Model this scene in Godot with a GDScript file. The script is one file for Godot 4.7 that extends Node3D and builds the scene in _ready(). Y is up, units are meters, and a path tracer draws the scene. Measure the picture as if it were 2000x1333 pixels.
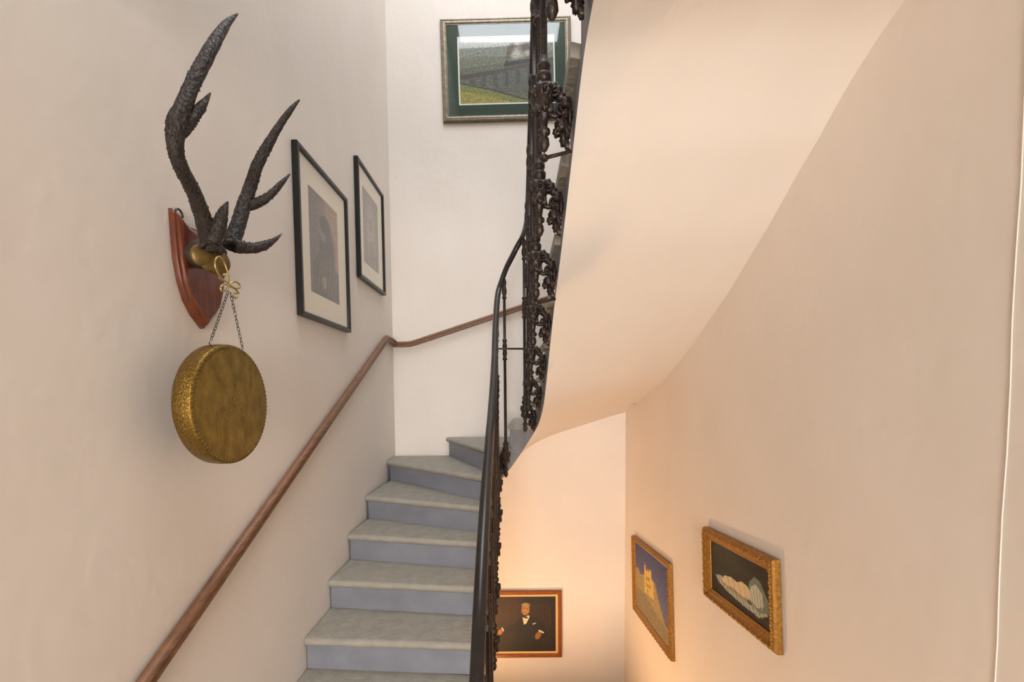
extends Node3D
# Winding stone staircase round a narrow well. Landing floor at y = 0, the stair rises away from
# the viewer along the left wall, turns at the back wall and comes back overhead on the right.

const WL := -1.115      # left wall
const WR := 1.08        # right wall
const ZB := -4.37       # back wall
const ZF := 4.6         # wall behind the viewer
const RISE := 0.175
const TOP := 8.0       # ceiling
const LOW := -2.8       # lower floor
const WELL_Z := -3.4    # centre of the rounded end of the well
var M := {}
var names := {}
var rng := RandomNumberGenerator.new()
var inner := []         # plan points (x, z) of the nosings along the well
var outer := []         # plan points of the nosings along the walls

func _ready() -> void:
	rng.seed = 7
	# ---------- camera
	var cam := Camera3D.new()
	cam.name = "camera"
	cam.projection = Camera3D.PROJECTION_FRUSTUM
	cam.near = 0.05
	cam.far = 60.0
	cam.size = 0.05 * 1333.0 / 900.0
	cam.frustum_offset = Vector2(0, 0.05 * 149.8 / 900.0)
	cam.transform = Transform3D(Basis(Vector3.RIGHT, deg_to_rad(-3.2)) * Basis(Vector3.BACK, deg_to_rad(-0.5)), Vector3(0, 1.65, 0))
	add_child(cam)
	cam.current = true
	# ---------- sky and exposure
	var we := WorldEnvironment.new()
	we.name = "world_environment"
	var env := Environment.new()
	env.background_mode = Environment.BG_SKY
	var sky := Sky.new()
	var sm := ProceduralSkyMaterial.new()
	sm.sky_top_color = Color(0.62, 0.72, 0.86)
	sm.sky_horizon_color = Color(0.86, 0.89, 0.93)
	sm.ground_bottom_color = Color(0.45, 0.43, 0.40)
	sm.ground_horizon_color = Color(0.75, 0.75, 0.74)
	sky.sky_material = sm
	env.sky = sky
	env.background_energy_multiplier = 1.0
	env.tonemap_mode = Environment.TONE_MAPPER_LINEAR
	env.tonemap_exposure = 1.78
	env.sdfgi_enabled = true
	env.ssao_enabled = true
	env.ssil_enabled = true
	we.environment = env
	add_child(we)
	# ---------- daylight through the window behind the viewer and the skylight over the well
	area_light("window_daylight", Vector3(-0.1, 1.35, ZF - 0.03), Vector3(0, 1.35, -5), Vector2(1.35, 1.7), Color(1.0, 0.975, 0.95), 16.5)
	area_light("skylight_daylight", Vector3(0.0, TOP - 0.03, -1.6), Vector3(0.0, 0, -1.6001), Vector2(1.75, 3.2), Color(0.97, 0.985, 1.0), 10.5)
	make_materials()
	plan()
	shell()
	staircase()
	balustrade()
	wall_handrail()
	antler_mount()
	gong()
	pictures()
	floor_lamp()

func area_light(called: String, at: Vector3, to: Vector3, size: Vector2, col: Color, energy: float) -> void:
	var l := AreaLight3D.new()
	l.name = called
	l.area_size = size
	l.light_color = col
	l.light_energy = energy
	l.shadow_enabled = true
	l.set("area_range", 20.0)
	add_child(l)
	l.look_at_from_position(at, to, Vector3.UP if absf((to - at).normalized().y) < 0.9 else Vector3.FORWARD)

# ------------------------------------------------------------------ helpers: scene tree
func numbered(n: String) -> String:
	names[n] = names.get(n, -1) + 1
	return n if names[n] == 0 else "%s_%03d" % [n, names[n]]

func thing(called: String, label: String, category: String, at := Vector3.ZERO, basis_ := Basis.IDENTITY, group := "") -> Node3D:
	var o := Node3D.new()
	o.name = numbered(called)
	o.transform = Transform3D(basis_, at)
	o.set_meta("label", label)
	o.set_meta("category", category)
	if group != "":
		o.set_meta("group", group)
	add_child(o)
	return o

func obj(called: String, mesh: Mesh, mat: Material, parent: Node3D, label := "") -> MeshInstance3D:
	var o := MeshInstance3D.new()
	o.name = called
	o.mesh = mesh
	o.material_override = mat
	if label != "":
		o.set_meta("label", label)
	parent.add_child(o, true)
	return o

func structure(called: String, mesh: Mesh, mat: Material, label := "") -> MeshInstance3D:
	var o := obj(called, mesh, mat, self, label)
	o.set_meta("kind", "structure")
	return o

# ------------------------------------------------------------------ helpers: meshes
func new_st(smooth := true) -> SurfaceTool:
	var st := SurfaceTool.new()
	st.begin(Mesh.PRIMITIVE_TRIANGLES)
	st.set_smooth_group(0 if smooth else -1)
	return st

func fin(st: SurfaceTool) -> ArrayMesh:
	st.generate_normals()
	return st.commit()

func tri(st: SurfaceTool, a: Vector3, b: Vector3, c: Vector3) -> void:
	st.add_vertex(a)
	st.add_vertex(b)
	st.add_vertex(c)

func quad(st: SurfaceTool, a: Vector3, b: Vector3, c: Vector3, d: Vector3) -> void:
	tri(st, a, b, c)
	tri(st, a, c, d)

func quad_uv(st: SurfaceTool, p: Array, uv: Array) -> void:
	for i in [0, 1, 2, 0, 2, 3]:
		st.set_uv(uv[i])
		st.add_vertex(p[i])

func box(st: SurfaceTool, lo: Vector3, hi: Vector3) -> void:
	var p := []
	for i in 8:
		p.append(Vector3(hi.x if i & 1 else lo.x, hi.y if i & 2 else lo.y, hi.z if i & 4 else lo.z))
	st.set_smooth_group(-1)
	for f in [[0, 2, 3, 1], [4, 5, 7, 6], [0, 1, 5, 4], [2, 6, 7, 3], [0, 4, 6, 2], [1, 3, 7, 5]]:
		quad(st, p[f[0]], p[f[1]], p[f[2]], p[f[3]])

func box_mesh(lo: Vector3, hi: Vector3) -> ArrayMesh:
	var st := new_st(false)
	box(st, lo, hi)
	return fin(st)

func rows_surface(st: SurfaceTool, rows: Array, closed := false) -> void:
	for i in rows.size() - 1:
		var a: Array = rows[i]
		var b: Array = rows[i + 1]
		var n := a.size()
		for j in (n if closed else n - 1):
			var k := (j + 1) % n
			quad(st, a[j], b[j], b[k], a[k])

func catmull(p: Array, sub: int) -> Array:
	var out := []
	for i in p.size() - 1:
		var a = p[maxi(i - 1, 0)]
		var b = p[i]
		var c = p[i + 1]
		var d = p[mini(i + 2, p.size() - 1)]
		for s in sub:
			var t := float(s) / sub
			out.append(b.cubic_interpolate(c, a, d, t))
	out.append(p[-1])
	return out

# a tube along path with one radius for each point; lump roughens it
func tube(st: SurfaceTool, path: Array, radii: Array, sides := 10, lump := 0.0, noise: FastNoiseLite = null, flat := 1.0, up0 := Vector3.UP) -> void:
	var rows := []
	var up := up0
	for i in path.size():
		var t: Vector3 = (path[mini(i + 1, path.size() - 1)] - path[maxi(i - 1, 0)]).normalized()
		var side := t.cross(up)
		if side.length() < 0.02:
			side = t.cross(Vector3(0.3, 0.1, 1).normalized())
		side = side.normalized()
		var u := side.cross(t).normalized()
		if up0 == Vector3.UP and absf(t.y) > 0.9:
			up = u
		var row := []
		for j in sides:
			var an := TAU * j / sides
			var dir := side * cos(an) + u * sin(an) * flat
			var r: float = radii[i]
			if noise:
				var q: Vector3 = path[i] + dir * r
				r *= 1.0 + lump * noise.get_noise_3dv(q * 100.0)
			row.append(path[i] + dir * r)
		rows.append(row)
	st.set_smooth_group(0)
	rows_surface(st, rows, true)
	for e in [0, rows.size() - 1]:
		for j in range(1, sides - 1):
			if e == 0:
				tri(st, rows[e][0], rows[e][j], rows[e][j + 1])
			else:
				tri(st, rows[e][0], rows[e][j + 1], rows[e][j])

func same(r: float, n: int) -> Array:
	var a := []
	a.resize(n)
	a.fill(r)
	return a

# profile: [radius, y] from bottom to top
func lathe(st: SurfaceTool, profile: Array, sides: int, xf := Transform3D.IDENTITY) -> void:
	var rows := []
	for p in profile:
		var row := []
		for j in sides:
			var an := TAU * j / sides
			row.append(xf * Vector3(cos(an) * p[0], p[1], sin(an) * p[0]))
		rows.append(row)
	st.set_smooth_group(0)
	rows_surface(st, rows, true)

func ball(st: SurfaceTool, at: Vector3, r: Vector3, n := 8, lobes := 0, lobe := 0.0, turn := Basis.IDENTITY) -> void:
	var rows := []
	for i in n + 1:
		var th := PI * i / n
		var row := []
		for j in 2 * n:
			var an := TAU * j / (2 * n)
			var k := 1.0 + lobe * cos(lobes * an) * sin(th)
			row.append(at + turn * (Vector3(sin(th) * cos(an) * k, -cos(th), sin(th) * sin(an) * k) * r))
		rows.append(row)
	st.set_smooth_group(0)
	rows_surface(st, rows, true)

# flat slab from a plan polygon (x, z)
func slab(st: SurfaceTool, poly: PackedVector2Array, y0: float, y1: float) -> void:
	st.set_smooth_group(-1)
	var idx := Geometry2D.triangulate_polygon(poly)
	for i in range(0, idx.size(), 3):
		var a := poly[idx[i]]
		var b := poly[idx[i + 1]]
		var c := poly[idx[i + 2]]
		if (b - a).cross(c - a) < 0:
			var s := b
			b = c
			c = s
		tri(st, Vector3(a.x, y1, a.y), Vector3(b.x, y1, b.y), Vector3(c.x, y1, c.y))
		tri(st, Vector3(a.x, y0, a.y), Vector3(c.x, y0, c.y), Vector3(b.x, y0, b.y))
	for i in poly.size():
		var a := poly[i]
		var b := poly[(i + 1) % poly.size()]
		quad(st, Vector3(a.x, y0, a.y), Vector3(b.x, y0, b.y), Vector3(b.x, y1, b.y), Vector3(a.x, y1, a.y))

# ------------------------------------------------------------------ helpers: textures and materials
func noise_of(freq: float, seed_: int, octaves := 4, kind := FastNoiseLite.TYPE_SIMPLEX_SMOOTH) -> FastNoiseLite:
	var n := FastNoiseLite.new()
	n.noise_type = kind
	n.frequency = freq
	n.seed = seed_
	n.fractal_octaves = octaves
	return n

func ramp_texture(n: FastNoiseLite, size: int, a: Color, b: Color, gamma := 1.0, specks := 0, speck := Color.BLACK, speck_size := 2.0) -> ImageTexture:
	var g := n.get_seamless_image(size, size)
	var im := Image.create(size, size, true, Image.FORMAT_RGB8)
	for y in size:
		for x in size:
			im.set_pixel(x, y, a.lerp(b, pow(g.get_pixel(x, y).r, gamma)))
	for i in specks:
		var cx := rng.randi_range(4, size - 5)
		var cy := rng.randi_range(4, size - 5)
		var r := rng.randf_range(0.6, speck_size)
		for dy in range(-3, 4):
			for dx in range(-3, 4):
				if dx * dx + dy * dy * 1.6 <= r * r:
					im.set_pixel(cx + dx, cy + dy, im.get_pixel(cx + dx, cy + dy).lerp(speck, 0.6))
	im.generate_mipmaps()
	return ImageTexture.create_from_image(im)

func height_texture(n: FastNoiseLite, size: int) -> ImageTexture:
	return ImageTexture.create_from_image(n.get_seamless_image(size, size))

func normal_texture(n: FastNoiseLite, size: int, strength: float) -> ImageTexture:
	var im := n.get_seamless_image(size, size)
	im.convert(Image.FORMAT_RGBA8)
	im.bump_map_to_normal_map(strength)
	return ImageTexture.create_from_image(im)

func mat(col: Color, rough := 0.6, metal := 0.0) -> StandardMaterial3D:
	var m := StandardMaterial3D.new()
	m.albedo_color = col
	m.roughness = rough
	m.metallic = metal
	return m

func textured(tex: Texture2D, scale_: Vector3, rough: float, metal := 0.0, world := true) -> StandardMaterial3D:
	var m := mat(Color.WHITE, rough, metal)
	m.albedo_texture = tex
	m.uv1_triplanar = true
	m.uv1_world_triplanar = world
	m.uv1_scale = scale_
	return m

func add_normal(m: StandardMaterial3D, tex: Texture2D, amount: float) -> void:
	m.normal_enabled = true
	m.normal_texture = tex
	m.normal_scale = amount

func make_materials() -> void:
	var plaster := ramp_texture(noise_of(0.006, 3, 5), 512, Color(0.866, 0.832, 0.798), Color(0.886, 0.854, 0.822))
	M.wall = textured(plaster, Vector3(0.5, 0.35, 0.5), 0.55)
	add_normal(M.wall, normal_texture(noise_of(0.05, 5, 4), 512, 4.0), 0.06)
	M.soffit = textured(plaster, Vector3(0.6, 0.6, 0.6), 0.6)
	add_normal(M.soffit, normal_texture(noise_of(0.04, 15, 4), 512, 4.0), 0.1)
	M.ceiling = mat(Color(0.88, 0.87, 0.85), 0.8)
	M.tread = textured(ramp_texture(noise_of(0.012, 9, 5), 512, Color(0.55, 0.53, 0.485), Color(0.62, 0.60, 0.555), 1.0, 60, Color(0.2, 0.19, 0.17), 2.2), Vector3(1.6, 1.6, 1.6), 0.62)
	add_normal(M.tread, normal_texture(noise_of(0.03, 11, 4), 512, 6.0), 0.4)
	M.riser = textured(ramp_texture(noise_of(0.01, 19, 4), 256, Color(0.46, 0.47, 0.51), Color(0.53, 0.54, 0.58)), Vector3(1.5, 1.5, 1.5), 0.55)
	M.string = textured(ramp_texture(noise_of(0.01, 29, 4), 256, Color(0.46, 0.46, 0.48), Color(0.55, 0.55, 0.57)), Vector3(1.5, 1.5, 1.5), 0.6)
	M.iron = textured(ramp_texture(noise_of(0.03, 31, 4), 256, Color(0.12, 0.085, 0.07), Color(0.24, 0.18, 0.15)), Vector3(6, 6, 6), 0.42, 0.25)
	add_normal(M.iron, normal_texture(noise_of(0.05, 33, 3), 256, 5.0), 0.6)
	M.rail = textured(ramp_texture(noise_of(0.02, 35, 4), 256, Color(0.085, 0.07, 0.065), Color(0.17, 0.145, 0.13), 1.0, 12, Color(0.6, 0.58, 0.55), 1.6), Vector3(4, 4, 4), 0.3, 0.1)
	var wood := noise_of(0.02, 41, 5)
	M.handrail = textured(ramp_texture(wood, 512, Color(0.33, 0.215, 0.14), Color(0.60, 0.43, 0.30), 1.0, 90, Color(0.2, 0.11, 0.07), 1.5), Vector3(5, 5, 0.8), 0.4)
	M.mahogany = textured(ramp_texture(noise_of(0.012, 43, 5), 256, Color(0.31, 0.125, 0.06), Color(0.43, 0.20, 0.088)), Vector3(6, 1.6, 6), 0.22)
	M.mahogany.clearcoat_enabled = true
	M.mahogany.clearcoat = 0.6
	M.mahogany.clearcoat_roughness = 0.15
	M.antler = textured(ramp_texture(noise_of(0.045, 47, 4), 256, Color(0.07, 0.05, 0.042), Color(0.27, 0.205, 0.165), 1.3), Vector3(7, 3, 7), 0.6)
	add_normal(M.antler, normal_texture(noise_of(0.06, 49, 3), 256, 9.0), 1.0)
	M.antler_tip = mat(Color(0.55, 0.43, 0.33), 0.45)
	M.brass_plate = textured(ramp_texture(noise_of(0.02, 51, 4), 256, Color(0.33, 0.26, 0.13), Color(0.52, 0.42, 0.22)), Vector3(7, 7, 7), 0.45, 0.6)
	M.bone = textured(ramp_texture(noise_of(0.03, 53, 4), 256, Color(0.10, 0.07, 0.05), Color(0.26, 0.19, 0.13)), Vector3(6, 6, 6), 0.6)
	M.brass_wire = mat(Color(0.72, 0.63, 0.42), 0.32, 0.85)
	M.steel = mat(Color(0.30, 0.28, 0.27), 0.4, 0.8)
	M.black_frame = textured(ramp_texture(noise_of(0.03, 57, 3), 256, Color(0.045, 0.042, 0.04), Color(0.09, 0.085, 0.08), 1.0, 14, Color(0.5, 0.5, 0.48), 1.2), Vector3(3, 3, 3), 0.35)
	M.silver_frame = textured(ramp_texture(noise_of(0.03, 59, 3), 256, Color(0.40, 0.36, 0.30), Color(0.58, 0.54, 0.47)), Vector3(3, 3, 3), 0.35, 0.5)
	M.oak_frame = textured(ramp_texture(noise_of(0.02, 61, 4), 256, Color(0.47, 0.25, 0.085), Color(0.60, 0.34, 0.13)), Vector3(2, 6, 2), 0.35)
	M.gilt = textured(ramp_texture(noise_of(0.04, 63, 4), 256, Color(0.46, 0.31, 0.11), Color(0.74, 0.53, 0.22)), Vector3(4, 4, 4), 0.42, 0.5)
	M.mat_cream = mat(Color(0.90, 0.87, 0.79), 0.85)
	M.mat_green = textured(ramp_texture(noise_of(0.05, 65, 3), 256, Color(0.10, 0.20, 0.15), Color(0.13, 0.24, 0.18)), Vector3(4, 4, 4), 0.85)
	M.mat_white = mat(Color(0.92, 0.91, 0.88), 0.8)
	M.slip_tan = mat(Color(0.82, 0.68, 0.46), 0.7)
	M.backing = mat(Color(0.35, 0.28, 0.2), 0.9)
	M.glass = mat(Color(0.6, 0.65, 0.65, 0.01), 0.03)
	M.glass.metallic_specular = 0.4
	M.glass.transparency = BaseMaterial3D.TRANSPARENCY_ALPHA
	M.frame_white = mat(Color(0.85, 0.84, 0.82), 0.5)
	M.floor = textured(ramp_texture(noise_of(0.01, 67, 4), 256, Color(0.46, 0.45, 0.42), Color(0.58, 0.57, 0.53)), Vector3(1, 1, 1), 0.7)

# ------------------------------------------------------------------ the plan of the stair
func v2(x: float, y: float) -> Vector2:
	return Vector2(x, y)

func plan() -> void:
	inner = [v2(-0.22, -1.72), v2(-0.22, -2.01), v2(-0.22, -2.30), v2(-0.22, -2.587), v2(-0.22, -2.85), v2(-0.215, -3.046), v2(-0.205, -3.19), v2(-0.2, -3.36),
		v2(-0.047, -3.594), v2(0.16, -3.52), v2(0.2, -3.20), v2(0.2, -2.78), v2(0.2, -2.46), v2(0.2, -2.15), v2(0.2, -1.88), v2(0.2, -1.61), v2(0.2, -1.36)]
	outer = [v2(WL + 0.002, -1.70), v2(WL + 0.002, -2.03), v2(WL + 0.002, -2.37), v2(WL + 0.002, -2.707), v2(WL + 0.002, -3.05), v2(WL + 0.002, -3.44), v2(WL + 0.002, -4.055), v2(-0.63, ZB + 0.002),
		v2(0.0, ZB + 0.002), v2(0.62, ZB + 0.002), v2(WR - 0.002, -4.05), v2(WR - 0.002, -3.45), v2(WR - 0.002, -3.05), v2(WR - 0.002, -2.7), v2(WR - 0.002, -2.35), v2(WR - 0.002, -2.0), v2(WR - 0.002, -1.66)]

# a point of the well's edge moved towards the middle of the well
func into_well(p: Vector2, o: float) -> Vector2:
	if p.y > WELL_Z:
		return Vector2(p.x - signf(p.x) * o, p.y)
	var c := Vector2(0, WELL_Z)
	return c + (p - c) * ((p - c).length() - o) / (p - c).length()

func in_room(p: Vector2) -> Vector2:
	return Vector2(clampf(p.x, WL + 0.002, WR - 0.002), maxf(p.y, ZB + 0.002))

func tread_mesh(poly: PackedVector2Array, nose_a: Vector2, nose_b: Vector2, fwd: Vector2, y: float) -> ArrayMesh:
	var st := new_st(false)
	var th := 0.042
	nose_a = in_room(nose_a)
	nose_b = in_room(nose_b)
	slab(st, poly, y - th, y)
	var r := th / 2
	st.set_smooth_group(1)
	var rows := []
	for i in 9:
		var an := PI * i / 8.0
		var o := fwd * sin(an) * 0.024
		var yy := y - r + cos(an) * r
		var na := in_room(nose_a + o)
		var nb := in_room(nose_b + o)
		rows.append([Vector3(na.x, yy, na.y), Vector3(nb.x, yy, nb.y)])
	rows_surface(st, rows)
	st.set_smooth_group(-1)
	for e in 2:
		for i in range(1, 8):
			tri(st, rows[0][e], rows[i][e], rows[i + 1][e])
	return fin(st)

func shell() -> void:
	var t := 0.14
	structure("wall_left", box_mesh(Vector3(WL - t, LOW - 0.2, ZB - t), Vector3(WL, TOP + 0.2, ZF + t)), M.wall, "cream plaster wall on the left of the stair")
	structure("wall_back", box_mesh(Vector3(WL, LOW - 0.2, ZB - t), Vector3(WR, TOP + 0.2, ZB)), M.wall, "cream plaster wall at the back of the stair")
	structure("wall_right", box_mesh(Vector3(WR, LOW - 0.2, ZB - t), Vector3(WR + t, TOP + 0.2, ZF + t)), M.wall, "cream plaster wall on the right of the stairwell")
	# the wall behind the viewer with its window
	var wx0 := -0.775
	var wx1 := 0.575
	var wy0 := 0.5
	var wy1 := 2.2
	var st := new_st(false)
	box(st, Vector3(WL, LOW - 0.2, ZF), Vector3(wx0, TOP + 0.2, ZF + t))
	box(st, Vector3(wx1, LOW - 0.2, ZF), Vector3(WR, TOP + 0.2, ZF + t))
	box(st, Vector3(wx0, LOW - 0.2, ZF), Vector3(wx1, wy0, ZF + t))
	box(st, Vector3(wx0, wy1, ZF), Vector3(wx1, TOP + 0.2, ZF + t))
	structure("wall_front", fin(st), M.wall)
	var win := structure("window_1", window_frame(Vector3(wx0, wy0, ZF + 0.05), wx1 - wx0, wy1 - wy0), M.frame_white)
	obj("pane", box_mesh(Vector3(wx0, wy0, ZF + 0.075), Vector3(wx1, wy1, ZF + 0.08)), M.glass, win)
	# ceiling with the skylight opening
	var sx0 := -0.875
	var sx1 := 0.875
	var sz0 := -3.2
	var sz1 := 0.0
	st = new_st(false)
	box(st, Vector3(WL, TOP, ZB), Vector3(sx0, TOP + 0.2, ZF))
	box(st, Vector3(sx1, TOP, ZB), Vector3(WR, TOP + 0.2, ZF))
	box(st, Vector3(sx0, TOP, ZB), Vector3(sx1, TOP + 0.2, sz0))
	box(st, Vector3(sx0, TOP, sz1), Vector3(sx1, TOP + 0.2, ZF))
	structure("ceiling", fin(st), M.ceiling)
	var sk := structure("window_2", box_mesh(Vector3(sx0, TOP + 0.16, sz0), Vector3(sx1, TOP + 0.165, sz1)), M.glass)
	for x in [sx0, -0.02, sx1 - 0.04]:
		obj("glazing_bar", box_mesh(Vector3(x, TOP + 0.12, sz0), Vector3(x + 0.04, TOP + 0.2, sz1)), M.frame_white, sk)
	# floors: the lower hall, the half landing below, the landing underfoot, the landing above
	structure("floor", box_mesh(Vector3(WL, LOW - 0.15, ZB), Vector3(WR, LOW, ZF)), M.floor)
	structure("floor_half_landing", box_mesh(Vector3(0.2, -1.95, ZB), Vector3(WR, -1.75, -3.3)), M.floor)
	structure("floor_landing", box_mesh(Vector3(WL, -0.2, -0.55), Vector3(WR, 0, ZF)), M.floor)
	structure("floor_landing_edge", box_mesh(Vector3(WL, -0.2, -1.72), Vector3(-0.22, 0, -0.55)), M.floor)
	structure("floor_upper_landing", box_mesh(Vector3(WL, 2.72, -0.95), Vector3(WR, 2.8, ZF)), M.floor)
	# plaster bead running down the right wall close to the viewer
	var bead := new_st(true)
	var path := []
	for i in 40:
		path.append(Vector3(WR - 0.0015, LOW + 5.6 * i / 39.0, -1.0 + 0.002 * sin(i * 1.7)))
	tube(bead, path, same(0.0016, 40), 6)
	structure("trim_1", fin(bead), M.wall, "thin raised plaster joint down the right wall")

func window_frame(at: Vector3, w: float, h: float) -> ArrayMesh:
	var st := new_st(false)
	var b := 0.05
	for x in [0.0, w / 2 - b / 2, w - b]:
		box(st, at + Vector3(x, 0, 0), at + Vector3(x + b, h, 0.06))
	for y in [0.0, h / 2 - b / 2, h - b]:
		box(st, at + Vector3(0, y, 0.002), at + Vector3(w, y + b, 0.058))
	return fin(st)

func staircase() -> void:
	var s := thing("staircase", "winding stone staircase with worn grey treads, blue-grey risers and plastered underside", "staircase", Vector3(0, 0, 0))
	var n := inner.size()
	var mid := []
	var fwds := []
	for k in n:
		var e: Vector2 = (outer[k] - inner[k]).normalized()
		var f := Vector2(e.y, -e.x)
		# forward points down the flight, away from the next nosing
		var nxt: Vector2 = (inner[mini(k + 1, n - 1)] + outer[mini(k + 1, n - 1)]) / 2 - (inner[mini(k, n - 2)] + outer[mini(k, n - 2)]) / 2
		if f.dot(nxt) > 0:
			f = -f
		fwds.append(f)
	for k in range(1, n):
		var y: float = RISE * k
		var f: Vector2 = fwds[k]
		var a: Vector2 = into_well(inner[k], 0.035) - f * 0.024
		var b: Vector2 = outer[k] - f * 0.024
		# keep the nose line running into the wall
		var poly := PackedVector2Array([a, b])
		if k < n - 1:
			if k == 6:
				poly.append(v2((WL + 0.002), (ZB + 0.002)))
			if k == 9:
				poly.append(v2((WR - 0.002), (ZB + 0.002)))
			var g: Vector2 = fwds[k + 1]
			poly.append(outer[k + 1] - g * 0.05)
			poly.append(into_well(inner[k + 1], 0.035) - g * 0.02)
			var mids := []
			if inner[k].y < -3.3 or inner[k + 1].y < -3.3:
				for j in range(6, 1, -1):
					var m: Vector2 = inner[k].lerp(inner[k + 1], j / 8.0)
					if m.y < WELL_Z:
						m = v2(0, WELL_Z) + (m - v2(0, WELL_Z)).normalized() * 0.2
					else:
						m.x = signf(m.x) * 0.2
					mids.append(into_well(m, 0.035))
			for m in mids:
				poly.append(m)
		else:
			poly.append(v2((WR - 0.002), -0.95))
			poly.append(v2(0.165, -0.95))
		for i in poly.size():
			poly[i] = Vector2(clampf(poly[i].x, (WL + 0.002), (WR - 0.002)), maxf(poly[i].y, (ZB + 0.002)))
		var tr := obj("tread", tread_mesh(poly, a, b, f, y), M.tread, s)
		if k == 1:
			tr.set_meta("label", "worn grey stone tread")
		var ri: Vector2 = inner[k] - f * 0.03
		var ro: Vector2 = outer[k] - f * 0.03
		var st := new_st(false)
		slab(st, PackedVector2Array([ri, in_room(ro), in_room(ro - f * 0.02), ri - f * 0.02]), RISE * (k - 1) - 0.0, y - 0.04)
		var rs := obj("riser", fin(st), M.riser, s)
		if k == 1:
			rs.set_meta("label", "blue-grey painted riser")
	# underside and string
	var S := [Vector3(-0.22, -0.2, -1.72), Vector3(-0.22, 0.05, -2.2), Vector3(-0.22, 0.36, -2.7), Vector3(-0.22, 0.62, -3.05), Vector3(-0.2, 0.80, -3.36), Vector3(-0.1, 0.945, -3.573), Vector3(0, 1.07, -3.6), Vector3(0.1, 1.22, -3.573), Vector3(0.185, 1.375, -3.476), Vector3(0.2, 1.50, -3.1), Vector3(0.2, 1.62, -2.8), Vector3(0.2, 1.83, -2.48), Vector3(0.2, 2.04, -2.158), Vector3(0.2, 2.22, -1.82), Vector3(0.2, 2.39, -1.54), Vector3(0.2, 2.52, -1.33), Vector3(0.2, 2.565, -1.18), Vector3(0.2, 2.57, -0.9)]
	var T := [Vector3((WL + 0.0003), -0.2, -1.72), Vector3((WL + 0.0003), 0.02, -2.3), Vector3((WL + 0.0003), 0.34, -2.95), Vector3((WL + 0.0003), 0.6, -3.6), Vector3((WL + 0.0003), 0.78, (ZB + 0.0003)), Vector3(-0.55, 0.95, (ZB + 0.0003)), Vector3(-0.05, 1.09, (ZB + 0.0003)), Vector3(0.4, 1.25, (ZB + 0.0003)), Vector3((WR - 0.0003), 1.448, (ZB + 0.0003)), Vector3((WR - 0.0003), 1.60, -3.75), Vector3((WR - 0.0003), 1.734, -3.243), Vector3((WR - 0.0003), 1.92, -2.78), Vector3((WR - 0.0003), 2.12, -2.34), Vector3((WR - 0.0003), 2.328, -1.973), Vector3((WR - 0.0003), 2.525, -1.659), Vector3((WR - 0.0003), 2.66, -1.435), Vector3((WR - 0.0003), 2.715, -1.25), Vector3((WR - 0.0003), 2.72, -0.9)]
	var sub := 8
	var Sf := catmull(S, sub)
	var Tf := catmull(T, sub)
	for i in Tf.size():
		var q := i / sub
		var lin: Vector3 = T[q].lerp(T[mini(q + 1, T.size() - 1)], float(i % sub) / sub)
		Tf[i] = Vector3(lin.x, Tf[i].y, lin.z)
	var so := new_st(true)
	var rows := []
	for i in Sf.size():
		var row := []
		for j in 9:
			row.append(Sf[i].lerp(Tf[i], j / 8.0))
		rows.append(row)
	rows_surface(so, rows)
	obj("soffit", fin(so), M.soffit, s, "smooth cream plastered underside of the stair")
	# string: the grey face towards the well, from the underside up to each tread
	var arc := [0.0]
	for i in range(1, Sf.size()):
		arc.append(arc[-1] + Vector2(Sf[i].x - Sf[i - 1].x, Sf[i].z - Sf[i - 1].z).length())
	var sk := []
	for k in n:
		var best := 0
		var bd := 9.0
		for i in Sf.size():
			var d := Vector2(Sf[i].x, Sf[i].z).distance_to(inner[k] - fwds[k] * 0.03)
			if d < bd:
				bd = d
				best = i
		sk.append(arc[best])
	var fine := new_st(false)
	for i in Sf.size() - 1:
		var steps := 4
		for q in steps:
			var a: Vector3 = Sf[i].lerp(Sf[i + 1], float(q) / steps)
			var b: Vector3 = Sf[i].lerp(Sf[i + 1], float(q + 1) / steps)
			var m: float = lerpf(arc[i], arc[i + 1], (q + 0.5) / steps)
			var k := 0
			while k < n - 1 and sk[k + 1] <= m:
				k += 1
			var y := RISE * k - 0.02
			quad(fine, a, b, Vector3(b.x, y, b.z), Vector3(a.x, y, a.z))
			# the little return where the string steps up
			if q == 0 and k < n - 1:
				pass
	obj("string", fin(fine), M.string, s, "grey painted stair string facing the well")
	# flat lip where the underside meets the back wall
	var lip := new_st(false)
	var lo := []
	for i in 17:
		var x := lerpf(-0.3, (WR - 0.002), i / 16.0)
		var yc := 1.132 + 0.256 * (x - 0.168)
		lo.append([Vector3(x, yc, (ZB + 0.002)), Vector3(x, yc, (ZB + 0.002) + 0.016), Vector3(x, yc + 0.16, (ZB + 0.002) + 0.016), Vector3(x, yc + 0.16, (ZB + 0.002))])
	rows_surface(lip, lo)
	obj("cornice_lip", fin(lip), M.soffit, s, "flat plaster lip under the stair at the back wall")
	# the flight that leads down from the landing on the right
	for k in range(1, 11):
		var z := -0.55 - 0.275 * (k - 1)
		var y := -RISE * k
		var st := new_st(false)
		slab(st, PackedVector2Array([v2(0.2, z), v2((WR - 0.002), z), v2((WR - 0.002), z - 0.30), v2(0.2, z - 0.30)]), y - 0.042, y)
		obj("tread", fin(st), M.tread, s)
		st = new_st(false)
		slab(st, PackedVector2Array([v2(0.2, z), v2((WR - 0.002), z), v2((WR - 0.002), z + 0.02), v2(0.2, z + 0.02)]), y, y + RISE - 0.04)
		obj("riser", fin(st), M.riser, s)

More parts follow.
